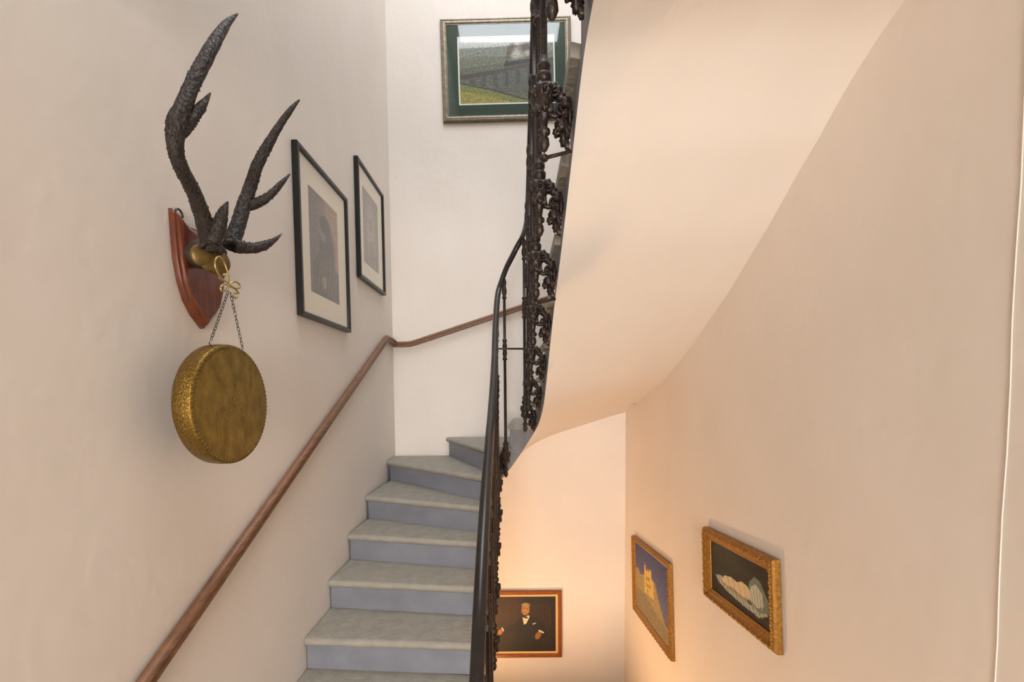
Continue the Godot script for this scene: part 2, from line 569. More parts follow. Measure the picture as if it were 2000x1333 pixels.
# ------------------------------------------------------------------ balustrade
func baluster_profile(h: float) -> Array:
	var m := 0.60 * h
	return [[0.001, -0.175], [0.010, -0.166], [0.017, -0.15], [0.015, -0.132], [0.009, -0.124], [0.019, -0.116], [0.019, -0.106], [0.010, -0.098], [0.014, -0.07], [0.024, -0.045], [0.029, -0.01], [0.025, 0.022], [0.016, 0.032], [0.024, 0.042], [0.025, 0.058], [0.016, 0.068], [0.021, 0.078], [0.021, 0.09], [0.013, 0.10], [0.0115, 0.12],
		[0.0105, m - 0.08], [0.017, m - 0.076], [0.018, m - 0.064], [0.012, m - 0.056], [0.018, m - 0.03], [0.014, m - 0.004], [0.018, m], [0.014, m + 0.004], [0.018, m + 0.03], [0.012, m + 0.056], [0.018, m + 0.064], [0.017, m + 0.076], [0.0105, m + 0.08],
		[0.010, h - 0.155], [0.017, h - 0.15], [0.017, h - 0.14], [0.011, h - 0.132], [0.018, h - 0.11], [0.018, h - 0.085], [0.011, h - 0.055], [0.015, h - 0.05], [0.017, h - 0.035], [0.015, h - 0.012], [0.006, h]]

# a crumpled cast leaf: a lobed lump with ridges
func leaf(st: SurfaceTool, at: Vector3, r: Vector3, lobes: int, lobe: float, turn: Basis, nz: FastNoiseLite, rough := 0.35) -> void:
	var n := 10
	var rows := []
	for i in n + 1:
		var th := PI * i / n
		var row := []
		for j in 2 * n:
			var an := TAU * j / (2 * n)
			var k := 1.0 + lobe * cos(lobes * an + 2.2 * th) * sin(th)
			var q := Vector3(sin(th) * cos(an) * k, -cos(th), sin(th) * sin(an) * k) * r
			q *= 1.0 + rough * nz.get_noise_3dv((at + q) * 1000.0)
			row.append(at + turn * q)
		rows.append(row)
	st.set_smooth_group(0)
	rows_surface(st, rows, true)

func spiral(st: SurfaceTool, c: Vector3, r0: float, turns: float, start: float, thick: float, z: float) -> void:
	var p := []
	var rr := []
	for i in 25:
		var t := i / 24.0
		var an := start + TAU * turns * t
		var r := r0 * (1.0 - 0.85 * t)
		p.append(c + Vector3(cos(an) * r, sin(an) * r, z * (0.4 + 0.6 * t)))
		rr.append(thick * (1.0 - 0.4 * t))
	tube(st, p, rr, 7, 0.0, null, 1.0, Vector3.BACK)

func bracket_mesh(reach: float) -> ArrayMesh:
	var st := new_st(true)
	var nz := noise_of(0.09, 91, 3)
	var up := Basis.IDENTITY
	# arched arm from the baluster over to the string
	var arm := catmull([Vector3(0, -0.015, 0), Vector3(0.015, 0.02, 0), Vector3(0.036, 0.020, 0), Vector3(0.055, -0.012, 0), Vector3(reach - 0.018, -0.035, 0), Vector3(reach - 0.014, -0.07, 0)], 6)
	var rr := []
	for i in arm.size():
		rr.append(0.015 + 0.003 * sin(i * 1.9))
	tube(st, arm, rr, 9, 0.0, null, 1.0, Vector3.BACK)
	var sc := catmull([Vector3(0.012, -0.052, 0), Vector3(0.034, -0.064, 0), Vector3(0.055, -0.052, 0), Vector3(reach - 0.02, -0.045, 0)], 4)
	tube(st, sc, same(0.009, sc.size()), 8, 0.0, null, 1.0, Vector3.BACK)
	# leafy collar round the foot of the baluster
	for i in 6:
		var an := TAU * i / 6.0
		leaf(st, Vector3(cos(an) * 0.022, 0.0, sin(an) * 0.022), Vector3(0.013, 0.026, 0.013), 4, 0.25, Basis(Vector3.UP, -an) * Basis(Vector3.BACK, -0.25), nz)
		leaf(st, Vector3(cos(an + 0.5) * 0.019, -0.042, sin(an + 0.5) * 0.019), Vector3(0.011, 0.019, 0.011), 4, 0.25, Basis(Vector3.UP, -an) * Basis(Vector3.BACK, 0.3), nz)
	for z in [-1.0, 1.0]:
		# scrolls on both faces
		spiral(st, Vector3(0.004, 0.002, z * 0.02), 0.021, 1.6, 0.4, 0.005, z * 0.012)
		spiral(st, Vector3(0.034, 0.006, z * 0.006), 0.018, 1.5, 2.6, 0.005, z * 0.012)
		spiral(st, Vector3(reach - 0.034, -0.052, z * 0.006), 0.020, 1.6, 1.2, 0.005, z * 0.014)
		# rosette petals against the string
		for i in 5:
			var an := TAU * i / 5.0
			leaf(st, Vector3(reach - 0.024, -0.05 + 0.024 * cos(an), z * (0.010 + 0.012 * absf(sin(an)))), Vector3(0.012, 0.016, 0.010), 3, 0.25, Basis(Vector3.RIGHT, an * z), nz)
		# hanging leaf lobes
		leaf(st, Vector3(reach - 0.036, -0.094, z * 0.012), Vector3(0.015, 0.024, 0.011), 5, 0.3, Basis(Vector3.BACK, -0.5), nz, 0.5)
		leaf(st, Vector3(reach - 0.020, -0.108, z * 0.014), Vector3(0.012, 0.028, 0.011), 5, 0.3, Basis(Vector3.BACK, 0.15), nz, 0.5)
	leaf(st, Vector3(reach - 0.048, -0.112, 0), Vector3(0.012, 0.016, 0.013), 5, 0.3, Basis(Vector3.BACK, -0.6), nz, 0.5)
	leaf(st, Vector3(reach - 0.028, -0.132, 0), Vector3(0.013, 0.024, 0.015), 5, 0.3, up, nz, 0.5)
	leaf(st, Vector3(reach - 0.018, -0.152, 0), Vector3(0.008, 0.02, 0.010), 4, 0.25, Basis(Vector3.BACK, 0.2), nz, 0.5)
	ball(st, Vector3(reach - 0.010, -0.055, 0), Vector3(0.009, 0.05, 0.022), 8, 8, 0.1)
	return fin(st)

func balustrade() -> void:
	var b := thing("iron_balustrade", "dark cast iron balustrade with leafy brackets winding up round the stairwell", "balustrade", Vector3(0, 0, -3.4))
	var o := Vector3(0, 0, 3.4)
	var pts := [Vector3(-0.105, 0.62, -0.95), Vector3(-0.105, 0.842, -1.242), Vector3(-0.105, 0.98, -1.38), Vector3(-0.105, 1.147, -1.60), Vector3(-0.105, 1.357, -1.967), Vector3(-0.105, 1.612, -2.51), Vector3(-0.105, 1.861, -2.90), Vector3(-0.107, 2.085, -3.17), Vector3(-0.098, 2.353, -3.43), Vector3(-0.067, 2.48, -3.485), Vector3(-0.028, 2.585, -3.503), Vector3(0.011, 2.66, -3.505), Vector3(0.049, 2.729, -3.493), Vector3(0.09, 2.79, -3.445), Vector3(0.113, 2.825, -3.25), Vector3(0.115, 2.865, -3.02), Vector3(0.115, 2.957, -2.78), Vector3(0.115, 3.11, -2.49), Vector3(0.115, 3.235, -2.236), Vector3(0.115, 3.345, -2.043), Vector3(0.115, 3.52, -1.75), Vector3(0.115, 3.70, -1.42), Vector3(0.115, 3.86, -1.12)]
	var path := catmull(pts, 6)
	for i in path.size():
		path[i] += o
	var st := new_st(true)
	tube(st, path, same(0.0215, path.size()), 14, 0.0, null, 0.85)
	obj("handrail", fin(st), M.rail, b, "worn black iron handrail")
	# flat iron core bar under the rail
	st = new_st(true)
	var under := []
	for p in path:
		under.append(p - Vector3(0, 0.024, 0))
	tube(st, under, same(0.012, under.size()), 6, 0.0, null, 0.7)
	obj("core_bar", fin(st), M.iron, b)
	var br := bracket_mesh(0.089)
	var spots := []
	spots.append([0, Vector2(-0.110, -1.50), 0.0])
	spots.append([0, Vector2(-0.110, -1.86), 0.0])
	for k in [1, 2, 3, 4, 5, 6]:
		var m: Vector2 = (inner[k] + inner[k + 1]) / 2
		spots.append([k, Vector2(-0.112, m.y), 0.0])
	spots[6][1].x = -0.104
	spots[7][1] = Vector2(-0.104, -3.28)
	spots.append([7, Vector2(-0.05, -3.49), 0.0])
	spots.append([9, Vector2(0.098, -3.44), 0.0])
	for k in [10, 11, 12, 13, 14, 15]:
		var m: Vector2 = (inner[k] + inner[k + 1]) / 2
		spots.append([k, Vector2(0.108, m.y), 0.0])
	spots.append([16, Vector2(0.108, -1.2), 0.0])
	for s in spots:
		var k: int = s[0]
		var p: Vector2 = s[1]
		var y: float = RISE * k - 0.055
		# the height of the rail over this spot
		var top := 0.0
		var bd := 9.0
		for q in path:
			var d := Vector2(q.x, q.z - 3.4).distance_to(p)
			if d < bd and q.x * p.x > 0.0:
				bd = d
				top = q.y
		var h := top - 0.02 - y
		st = new_st(true)
		lathe(st, baluster_profile(h), 14)
		var bal := obj("baluster", fin(st), M.iron, b)
		bal.position = Vector3(p.x, y, p.y + 3.4)
		var dir := Vector2(signf(p.x), 0)
		if p.y < WELL_Z:
			dir = (p - Vector2(0, WELL_Z)).normalized()
		bal.rotation.y = atan2(-dir.y, dir.x)
		obj("bracket", br, M.iron, bal)
		if k in [13, 15]:
			var rod := new_st(true)
			tube(rod, [Vector3(0, -0.19, 0), Vector3(0.085, -0.17, 0)], [0.006, 0.006], 8)
			ball(rod, Vector3(0, -0.19, 0), Vector3(0.014, 0.012, 0.014), 6)
			obj("stay", fin(rod), M.iron, bal)
	st = new_st(true)
	tube(st, [Vector3(-0.108, 1.955, -3.27) + o, Vector3(0.108, 1.90, -2.70) + o], [0.0065, 0.0065], 10)
	for e in [Vector3(-0.108, 1.955, -3.27), Vector3(0.108, 1.90, -2.70)]:
		ball(st, e + o, Vector3(0.013, 0.013, 0.013), 6)
	obj("tie_rod", fin(st), M.iron, b, "thin iron tie rod across the well")

# ------------------------------------------------------------------ wooden handrail on the walls
func sweep(st: SurfaceTool, path: Array, normals: Array, prof: Array) -> void:
	var rows := []
	for i in path.size():
		var t: Vector3 = (path[mini(i + 1, path.size() - 1)] - path[maxi(i - 1, 0)]).normalized()
		var out: Vector3 = normals[i]
		var up := out.cross(t).normalized()
		if up.y < 0:
			up = -up
		var row := []
		for p in prof:
			row.append(path[i] + out * p.x + up * p.y)
		rows.append(row)
	st.set_smooth_group(0)
	rows_surface(st, rows, true)
	st.set_smooth_group(-1)
	for e in [0, rows.size() - 1]:
		for j in range(1, prof.size() - 1):
			tri(st, rows[e][0], rows[e][j], rows[e][j + 1])

func wall_handrail() -> void:
	var h := thing("wall_handrail", "brown moulded wooden handrail fixed along the left and back walls", "handrail", Vector3(WL, 0, -2.5))
	var o := -Vector3(WL, 0, -2.5)
	var prof := [v2(0.0, -0.018), v2(0.018, -0.026), v2(0.04, -0.026), v2(0.046, -0.018), v2(0.042, -0.008), v2(0.04, 0.0), v2(0.048, 0.008), v2(0.05, 0.018), v2(0.044, 0.028), v2(0.03, 0.033), v2(0.014, 0.031), v2(0.004, 0.022), v2(0.0, 0.012)]
	for i in prof.size():
		prof[i] *= 0.86
	var a := Vector3(WL + 0.005, 0.60, -0.9)
	var b := Vector3(WL + 0.005, 2.125, -4.06)
	var path := []
	for i in 25:
		path.append(a.lerp(b, i / 24.0) + o)
	path.append(Vector3(WL + 0.005, 2.125, -4.20) + o)
	path.append(Vector3(WL + 0.005, 2.11, ZB + 0.02) + o)
	var st := new_st(true)
	sweep(st, path, same_v(Vector3.RIGHT, path.size()), prof)
	obj("rail", fin(st), M.handrail, h, "long straight wooden rail on the left wall")
	var back := [Vector3(WL + 0.01, 2.10, ZB + 0.005) + o, Vector3(-1.02, 2.10, ZB + 0.005) + o, Vector3(-0.955, 2.102, ZB + 0.005) + o, Vector3(-0.90, 2.115, ZB + 0.005) + o, Vector3(0.094, 2.434, ZB + 0.005) + o, Vector3(WR - 0.02, 2.74, ZB + 0.005) + o]
	st = new_st(true)
	sweep(st, back, same_v(Vector3.BACK, back.size()), prof)
	obj("rail", fin(st), M.handrail, h, "shorter wooden rail rising along the back wall")

func same_v(v: Vector3, n: int) -> Array:
	var a := []
	a.resize(n)
	a.fill(v)
	return a

# ------------------------------------------------------------------ antlers on their shield
const ANTLERS := {
	"beam_a": [[-0.990,2.133,-1.552,0.0293], [-0.970,2.202,-1.492,0.0249], [-0.955,2.261,-1.427,0.0214], [-0.940,2.301,-1.353,0.0195], [-0.930,2.342,-1.322,0.0206], [-0.920,2.394,-1.317,0.0249], [-0.905,2.455,-1.328,0.0199], [-0.890,2.553,-1.363,0.0189], [-0.870,2.660,-1.405,0.0172], [-0.860,2.769,-1.464,0.0114], [-0.850,2.843,-1.515,0.0025]],
	"tine_a": [[-0.920,2.379,-1.326,0.0192], [-0.900,2.428,-1.348,0.0165], [-0.885,2.476,-1.372,0.0122], [-0.870,2.527,-1.393,0.0023]],
	"brow_a": [[-0.960,2.140,-1.517,0.0219], [-0.940,2.192,-1.518,0.0219], [-0.920,2.239,-1.515,0.0135], [-0.910,2.271,-1.523,0.0025]],
	"brow_b": [[-0.970,2.172,-1.651,0.0239], [-0.940,2.178,-1.700,0.0189], [-0.915,2.200,-1.742,0.0155], [-0.900,2.234,-1.789,0.0089], [-0.890,2.272,-1.830,0.0024]],
	"beam_b": [[-0.990,2.172,-1.660,0.0277], [-0.985,2.262,-1.704,0.0246], [-0.980,2.336,-1.733,0.0231], [-0.965,2.420,-1.759,0.0215], [-0.935,2.492,-1.754,0.0195], [-0.905,2.563,-1.767,0.0177], [-0.860,2.648,-1.778,0.0128], [-0.815,2.719,-1.790,0.0089], [-0.790,2.757,-1.801,0.0024]],
	"tine_b": [[-0.975,2.341,-1.741,0.0174], [-0.945,2.366,-1.767,0.0177], [-0.910,2.395,-1.782,0.0139], [-0.880,2.454,-1.816,0.0101], [-0.860,2.509,-1.852,0.0025]],
}

func antler(st: SurfaceTool, which: String, o: Vector3, nz: FastNoiseLite) -> void:
	var p := []
	var r := []
	for q in ANTLERS[which]:
		p.append(Vector3(q[0], q[1], q[2]) - o)
		r.append(Vector2(q[3], 0))
	var pf := catmull(p, 9)
	var rf := []
	for v in catmull(r, 9):
		rf.append(maxf(v.x, 0.0015))
	tube(st, pf, rf, 18, 0.13, nz, 1.0, Vector3(0.4, 0.2, 0.9).normalized())
	# pearls: little knobs that roughen the lower beam
	for i in range(2, int(pf.size() * 0.72)):
		if rf[i] < 0.010:
			continue
		for j in 4:
			var dir := Vector3(rng.randfn(), rng.randfn(), rng.randfn())
			var t: Vector3 = (pf[mini(i + 1, pf.size() - 1)] - pf[i - 1]).normalized()
			dir = (dir - t * dir.dot(t)).normalized()
			var s := rng.randf_range(0.0012, 0.0028)
			ball(st, pf[i] + dir * rf[i] * 0.99 + t * rng.randf_range(-0.004, 0.004), Vector3(s, s * 1.5, s), 3)

func antler_mount() -> void:
	var o := Vector3(WL, 2.08, -1.665)
	var m := thing("mounted_antlers", "pair of dark branching deer antlers mounted on a mahogany shield", "antlers", o)
	# the shield: a heater outline in local (z, y), stacked with a moulded edge
	var outline := []
	var right := [v2(0.0, 0.150), v2(0.05, 0.146), v2(0.095, 0.155), v2(0.128, 0.178), v2(0.126, 0.10), v2(0.121, 0.02), v2(0.108, -0.05), v2(0.085, -0.11), v2(0.05, -0.155), v2(0.0, -0.195)]
	for p in right:
		outline.append(p)
	for i in range(right.size() - 2, 0, -1):
		outline.append(v2(-right[i].x, right[i].y))
	var st := new_st(true)
	var rows := []
	var lv := [[1.0, 0.001], [1.0, 0.012], [0.985, 0.018], [0.95, 0.02], [0.93, 0.021], [0.925, 0.026], [0.90, 0.031], [0.86, 0.033], [0.84, 0.034]]
	var dense := []
	for i in outline.size():
		for q in 4:
			dense.append(outline[i].lerp(outline[(i + 1) % outline.size()], q / 4.0))
	for l in lv:
		var row := []
		for p in dense:
			row.append(Vector3(l[1], (p.y + 0.02) * l[0] - 0.02, p.x * l[0]))
		rows.append(row)
	for i in rows.size() - 1:
		st.set_smooth_group(-1 if i in [2, 4] else 1)
		var n := dense.size()
		for j in n:
			var k := (j + 1) % n
			quad(st, rows[i][j], rows[i + 1][j], rows[i + 1][k], rows[i][k])
	st.set_smooth_group(-1)
	var c := Vector3(0.034, -0.02, 0)
	var last: Array = rows[-1]
	for j in last.size():
		tri(st, c, last[(j + 1) % last.size()], last[j])
	obj("shield", fin(st), M.mahogany, m, "polished mahogany shield with a moulded edge")
	# hanging ring at the top
	st = new_st(true)
	var ring := []
	for i in 21:
		var an := PI * i / 20.0
		ring.append(Vector3(0.012, 0.165 + sin(an) * 0.022, 0.095 + cos(an) * 0.018))
	tube(st, ring, same(0.0035, 21), 7, 0.0, null, 1.0, Vector3.RIGHT)
	obj("hanging_ring", fin(st), M.steel, m)
	# skull cap and the metal plate over it
	st = new_st(true)
	ball(st, Vector3(0.095, 0.058, 0.072), Vector3(0.045, 0.034, 0.066), 12, 3, 0.06)
	ball(st, Vector3(0.055, 0.04, 0.07), Vector3(0.04, 0.04, 0.05), 10)
	obj("skull_cap", fin(st), M.bone, m)
	st = new_st(true)
	ball(st, Vector3(0.122, 0.022, 0.100), Vector3(0.015, 0.052, 0.060), 16, 2, 0.03, Basis(Vector3.UP, -0.45) * Basis(Vector3.BACK, 0.2))
	ball(st, Vector3(0.110, 0.022, 0.138), Vector3(0.014, 0.036, 0.034), 12, 0, 0.0, Basis(Vector3.UP, -0.6))
	obj("skull_plate", fin(st), M.brass_plate, m, "aged brass plate capping the skull")
	var nz := noise_of(0.35, 71, 3)
	for side in ["a", "b"]:
		st = new_st(true)
		for w in ["beam_", "tine_", "brow_"]:
			antler(st, w + side, o, nz)
		var burr := Vector3(-0.988, 2.140, -1.545) - o if side == "a" else Vector3(-0.99, 2.18, -1.665) - o
		for i in 26:
			var an := TAU * i / 26.0
			ball(st, burr + Vector3(0.03 * cos(an) * 0.8, -0.008 + 0.01 * sin(an * 2.0), 0.034 * sin(an)), Vector3(0.008, 0.007, 0.008), 4)
		var an_ := obj("antler", fin(st), M.antler, m, "taller antler nearer the viewer" if side == "a" else "slimmer antler nearer the pictures")
		for w in ["beam_", "tine_", "brow_"]:
			var q: Array = ANTLERS[w + side]
			var e: Array = q[-1]
			var f: Array = q[-2]
			var tip := Vector3(e[0], e[1], e[2])
			var back := (Vector3(f[0], f[1], f[2]) - tip).normalized()
			var ts := new_st(true)
			tube(ts, [tip - o, tip + back * 0.006 - o, tip + back * 0.014 - o], [0.0015, 0.0032, 0.0042], 8)
			obj("tip", fin(ts), M.antler_tip, an_)

# ------------------------------------------------------------------ the gong
func gong_face_texture() -> ImageTexture:
	var n := 512
	var im := Image.create(n, n, true, Image.FORMAT_RGB8)
	var a := noise_of(0.012, 81, 5)
	var b := noise_of(0.08, 83, 3)
	for y in n:
		for x in n:
			var v := 0.5 + 0.55 * a.get_noise_2d(x * 1.4, y * 0.7) + 0.18 * b.get_noise_2d(x, y * 0.6)
			im.set_pixel(x, y, Color(0.42, 0.335, 0.14).lerp(Color(0.62, 0.515, 0.25), clampf(v, 0, 1)))
	for i in 130:
		var p := Vector2(n / 2.0 + rng.randfn() * 75, n / 2.0 + 10 + rng.randfn() * 85)
		var an := rng.randf_range(0, TAU)
		var l := rng.randf_range(8, 34)
		stroke(im, p, p + Vector2(cos(an), sin(an)) * l, rng.randf_range(0.6, 1.1), Color(0.78, 0.66, 0.36), rng.randf_range(0.25, 0.7))
	for i in 26:
		var x := rng.randf_range(70, 260)
		var y := rng.randf_range(300, 400)
		stroke(im, Vector2(x, y), Vector2(x + rng.randf_range(-6, 6), y + rng.randf_range(30, 90)), 0.8, Color(0.72, 0.6, 0.3), 0.4)
	im.generate_mipmaps()
	return ImageTexture.create_from_image(im)

func gong() -> void:
	var R := 0.196
	var c := Vector3(-0.925, 1.617, -1.535)
	var g := thing("gong", "hammered brass gong hanging on two chains below the antlers", "gong", c, Basis(Vector3.UP, deg_to_rad(88.0)))
	# local z is the face's direction
	var st := new_st(true)
	var n := 96
	var prof := [[R - 0.006, 0.0], [R - 0.001, -0.002], [R + 0.001, -0.008], [R + 0.002, -0.03], [R, -0.055], [R - 0.004, -0.063], [R - 0.010, -0.066], [R - 0.03, -0.066], [R - 0.03, -0.05]]
	var rows := []
	for p in prof:
		var row := []
		for j in n:
			var an := TAU * j / n
			row.append(Vector3(cos(an) * p[0], sin(an) * p[0], p[1]))
		rows.append(row)
	rows_surface(st, rows, true)
	var rim := textured(ramp_texture(noise_of(0.05, 85, 3), 256, Color(0.30, 0.22, 0.08), Color(0.66, 0.52, 0.22)), Vector3(9, 9, 9), 0.36, 0.8, false)
	add_normal(rim, normal_texture(noise_of(0.09, 87, 2), 256, 6.0), 0.7)
	obj("rim", fin(st), rim, g, "hammered brass rim")
	st = new_st(true)
	var rings := [0.0, 0.3, 0.6, 0.85, 1.0]
	for i in rings.size() - 1:
		for j in n:
			var a0 := TAU * j / n
			var a1 := TAU * (j + 1) / n
			var p := []
			var uv := []
			for q in [[a0, rings[i]], [a0, rings[i + 1]], [a1, rings[i + 1]], [a1, rings[i]]]:
				var rr: float = q[1] * (R - 0.006)
				var an: float = q[0]
				p.append(Vector3(cos(an) * rr, sin(an) * rr, 0.003 * (1.0 - q[1] * q[1])))
				uv.append(Vector2(0.5 + 0.5 * cos(an) * q[1], 0.5 - 0.5 * sin(an) * q[1]))
			quad_uv(st, [p[0], p[3], p[2], p[1]], [uv[0], uv[3], uv[2], uv[1]])
	var face := mat(Color.WHITE, 0.42, 0.55)
	face.albedo_texture = gong_face_texture()
	obj("face", fin(st), face, g, "dull scratched brass face")
	st = new_st(true)
	for j in 84:
		var an := TAU * j / 84
		var d := Vector3(cos(an), sin(an), 0)
		var q := d * (R - 0.007)
		tube(st, [q + d * 0.006 + Vector3(0, 0, -0.004), q + Vector3(0, 0, 0.0015), q - d * 0.007 + Vector3(0, 0, 0.001)], [0.0015, 0.0022, 0.0012], 5)
	obj("edge_stitching", fin(st), M.brass_plate, g, "row of small marks round the edge of the face")
	# chains and scrolled hanger, given in the room's axes and brought into the gong's own
	var inv := g.transform.affine_inverse()
	var tops := [Vector3(-0.93, 1.990, -1.538), Vector3(-0.93, 1.988, -1.549)]
	var ends := [Vector3(-0.945, 1.822, -1.462), Vector3(-0.93, 1.808, -1.606)]
	for i in 2:
		st = new_st(true)
		var a: Vector3 = tops[i]
		var b: Vector3 = ends[i]
		var links := 15
		for k in links:
			var q0 := a.lerp(b, float(k) / links)
			var q1 := a.lerp(b, (k + 1.25) / links)
			var dir := (q1 - q0).normalized()
			var w := dir.cross(Vector3.RIGHT).normalized() if k % 2 == 0 else dir.cross(dir.cross(Vector3.RIGHT)).normalized()
			var loop := []
			for s in 13:
				var an := TAU * s / 12.0
				loop.append(inv * ((q0 + q1) / 2 + dir * cos(an) * (q1 - q0).length() * 0.5 + w * sin(an) * 0.0042))
			tube(st, loop, same(0.0011, 13), 5)
		# hook through the rim
		var hk := []
		for s in 13:
			var an := PI * 1.5 * s / 12.0
			hk.append(inv * (b + Vector3(-0.004 * sin(an), -0.006 - 0.002 * s, 0.006 * cos(an))))
		tube(st, hk, same(0.0016, 13), 6)
		obj("chain", fin(st), M.steel, g, "thin steel chain")
	var hs := [
		[Vector3(-0.93, 2.016, -1.546), Vector3(-0.93, 2.024, -1.503), Vector3(-0.93, 2.048, -1.477), Vector3(-0.93, 2.074, -1.478), Vector3(-0.932, 2.091, -1.500), Vector3(-0.938, 2.088, -1.529), Vector3(-0.936, 2.068, -1.541), Vector3(-0.93, 2.039, -1.544), Vector3(-0.93, 2.012, -1.543)],
		[Vector3(-0.929, 2.022, -1.490), Vector3(-0.928, 2.018, -1.510), Vector3(-0.928, 2.030, -1.524), Vector3(-0.929, 2.038, -1.518)],
		[Vector3(-0.93, 2.010, -1.542), Vector3(-0.926, 2.006, -1.512), Vector3(-0.926, 1.993, -1.493), Vector3(-0.926, 1.981, -1.497), Vector3(-0.927, 1.990, -1.522), Vector3(-0.93, 2.005, -1.542)],
		[Vector3(-0.93, 2.010, -1.542), Vector3(-0.926, 2.025, -1.560), Vector3(-0.924, 2.027, -1.585), Vector3(-0.924, 2.014, -1.594), Vector3(-0.926, 2.006, -1.572), Vector3(-0.93, 2.010, -1.546)],
		[Vector3(-0.93, 2.007, -1.546), Vector3(-0.928, 2.004, -1.573), Vector3(-0.928, 1.994, -1.592), Vector3(-0.928, 1.989, -1.566), Vector3(-0.928, 1.980, -1.554), Vector3(-0.928, 1.973, -1.571), Vector3(-0.928, 1.979, -1.579)]]
	for i in hs.size():
		st = new_st(true)
		var p := []
		for q in catmull(hs[i], 6):
			p.append(inv * q)
		tube(st, p, same(0.0026 if i < 2 else 0.0030, p.size()), 8)
		ball(st, p[-1], Vector3.ONE * 0.0045, 6)
		obj("hanger_scroll", fin(st), M.brass_wire, g, "curled brass wire of the hanger")

# ------------------------------------------------------------------ pictures
func stroke(im: Image, a: Vector2, b: Vector2, w: float, col: Color, alpha := 1.0) -> void:
	var lo := Vector2(minf(a.x, b.x), minf(a.y, b.y)) - Vector2.ONE * (w + 1)
	var hi := Vector2(maxf(a.x, b.x), maxf(a.y, b.y)) + Vector2.ONE * (w + 1)
	for y in range(maxi(0, int(lo.y)), mini(im.get_height(), int(hi.y) + 1)):
		for x in range(maxi(0, int(lo.x)), mini(im.get_width(), int(hi.x) + 1)):
			var p := Vector2(x + 0.5, y + 0.5)
			var d := p.distance_to(Geometry2D.get_closest_point_to_segment(p, a, b))
			var k := clampf(w - d + 0.5, 0, 1) * alpha
			if k > 0:
				im.set_pixel(x, y, im.get_pixel(x, y).lerp(col, k))

func blob(im: Image, cx: float, cy: float, rx: float, ry: float, col: Color, soft := 0.2, rot := 0.0, alpha := 1.0) -> void:
	var r := maxf(rx, ry) * (1.0 + soft)
	for y in range(maxi(0, int(cy - r)), mini(im.get_height(), int(cy + r) + 1)):
		for x in range(maxi(0, int(cx - r)), mini(im.get_width(), int(cx + r) + 1)):
			var p := Vector2(x - cx, y - cy).rotated(-rot)
			var d := sqrt(p.x * p.x / (rx * rx) + p.y * p.y / (ry * ry))
			var k := clampf((1.0 + soft - d) / (2.0 * soft + 0.001), 0, 1) * alpha
			if k > 0:
				im.set_pixel(x, y, im.get_pixel(x, y).lerp(col, k))

func area(im: Image, pts: Array, col: Color, alpha := 1.0) -> void:
	var poly := PackedVector2Array(pts)
	var lo := poly[0]
	var hi := poly[0]
	for p in poly:
		lo = lo.min(p)
		hi = hi.max(p)
	for y in range(maxi(0, int(lo.y)), mini(im.get_height(), int(hi.y) + 1)):
		for x in range(maxi(0, int(lo.x)), mini(im.get_width(), int(hi.x) + 1)):
			if Geometry2D.is_point_in_polygon(Vector2(x + 0.5, y + 0.5), poly):
				im.set_pixel(x, y, im.get_pixel(x, y).lerp(col, alpha))

func grain(im: Image, amount: float, seed_: int, freq := 0.05) -> void:
	var n := noise_of(freq, seed_, 4)
	for y in im.get_height():
		for x in im.get_width():
			var v := amount * n.get_noise_2d(x, y)
			var c := im.get_pixel(x, y)
			im.set_pixel(x, y, Color(clampf(c.r + v, 0, 1), clampf(c.g + v, 0, 1), clampf(c.b + v, 0, 1)))

func canvas(w: int, h: int, col: Color) -> Image:
	var im := Image.create(w, h, true, Image.FORMAT_RGB8)
	im.fill(col)
	return im

func print_mat(im: Image, rough := 0.6) -> StandardMaterial3D:
	im.generate_mipmaps()
	var m := mat(Color.WHITE, rough)
	m.albedo_texture = ImageTexture.create_from_image(im)
	return m

func paint_portrait() -> Image:
	var im := canvas(240, 370, Color(0.40, 0.365, 0.345))
	area(im, [v2(120, 0), v2(240, 0), v2(240, 240), v2(205, 240)], Color(0.66, 0.52, 0.38), 0.85)
	blob(im, 150, 60, 60, 40, Color(0.58, 0.47, 0.37), 0.6, 0.3, 0.6)
	blob(im, 140, 175, 62, 95, Color(0.20, 0.185, 0.18), 0.25, -0.1)
	blob(im, 108, 120, 27, 42, Color(0.48, 0.41, 0.36), 0.2, 0.06)
	blob(im, 128, 95, 40, 34, Color(0.17, 0.16, 0.155), 0.25, 0.2)
	stroke(im, v2(96, 112), v2(108, 114), 1.6, Color(0.2, 0.17, 0.16))
	stroke(im, v2(90, 118), v2(86, 133), 2.0, Color(0.58, 0.5, 0.44), 0.7)
	stroke(im, v2(92, 146), v2(106, 147), 1.6, Color(0.25, 0.2, 0.18))
	area(im, [v2(20, 370), v2(35, 250), v2(90, 195), v2(160, 190), v2(225, 250), v2(240, 370)], Color(0.27, 0.25, 0.24), 0.9)
	for i in 20:
		var x := 45.0 + i * 9
		stroke(im, v2(x + 20, 215 + (i % 4) * 8), v2(x - 8, 350), 1.8, Color(0.55, 0.5, 0.46) if i % 3 != 1 else Color(0.16, 0.15, 0.15), 0.55)
	blob(im, 112, 310, 17, 22, Color(0.66, 0.55, 0.42), 0.1)
	blob(im, 112, 310, 12, 16, Color(0.58, 0.49, 0.38), 0.2)
	grain(im, 0.12, 101, 0.06)
	return im

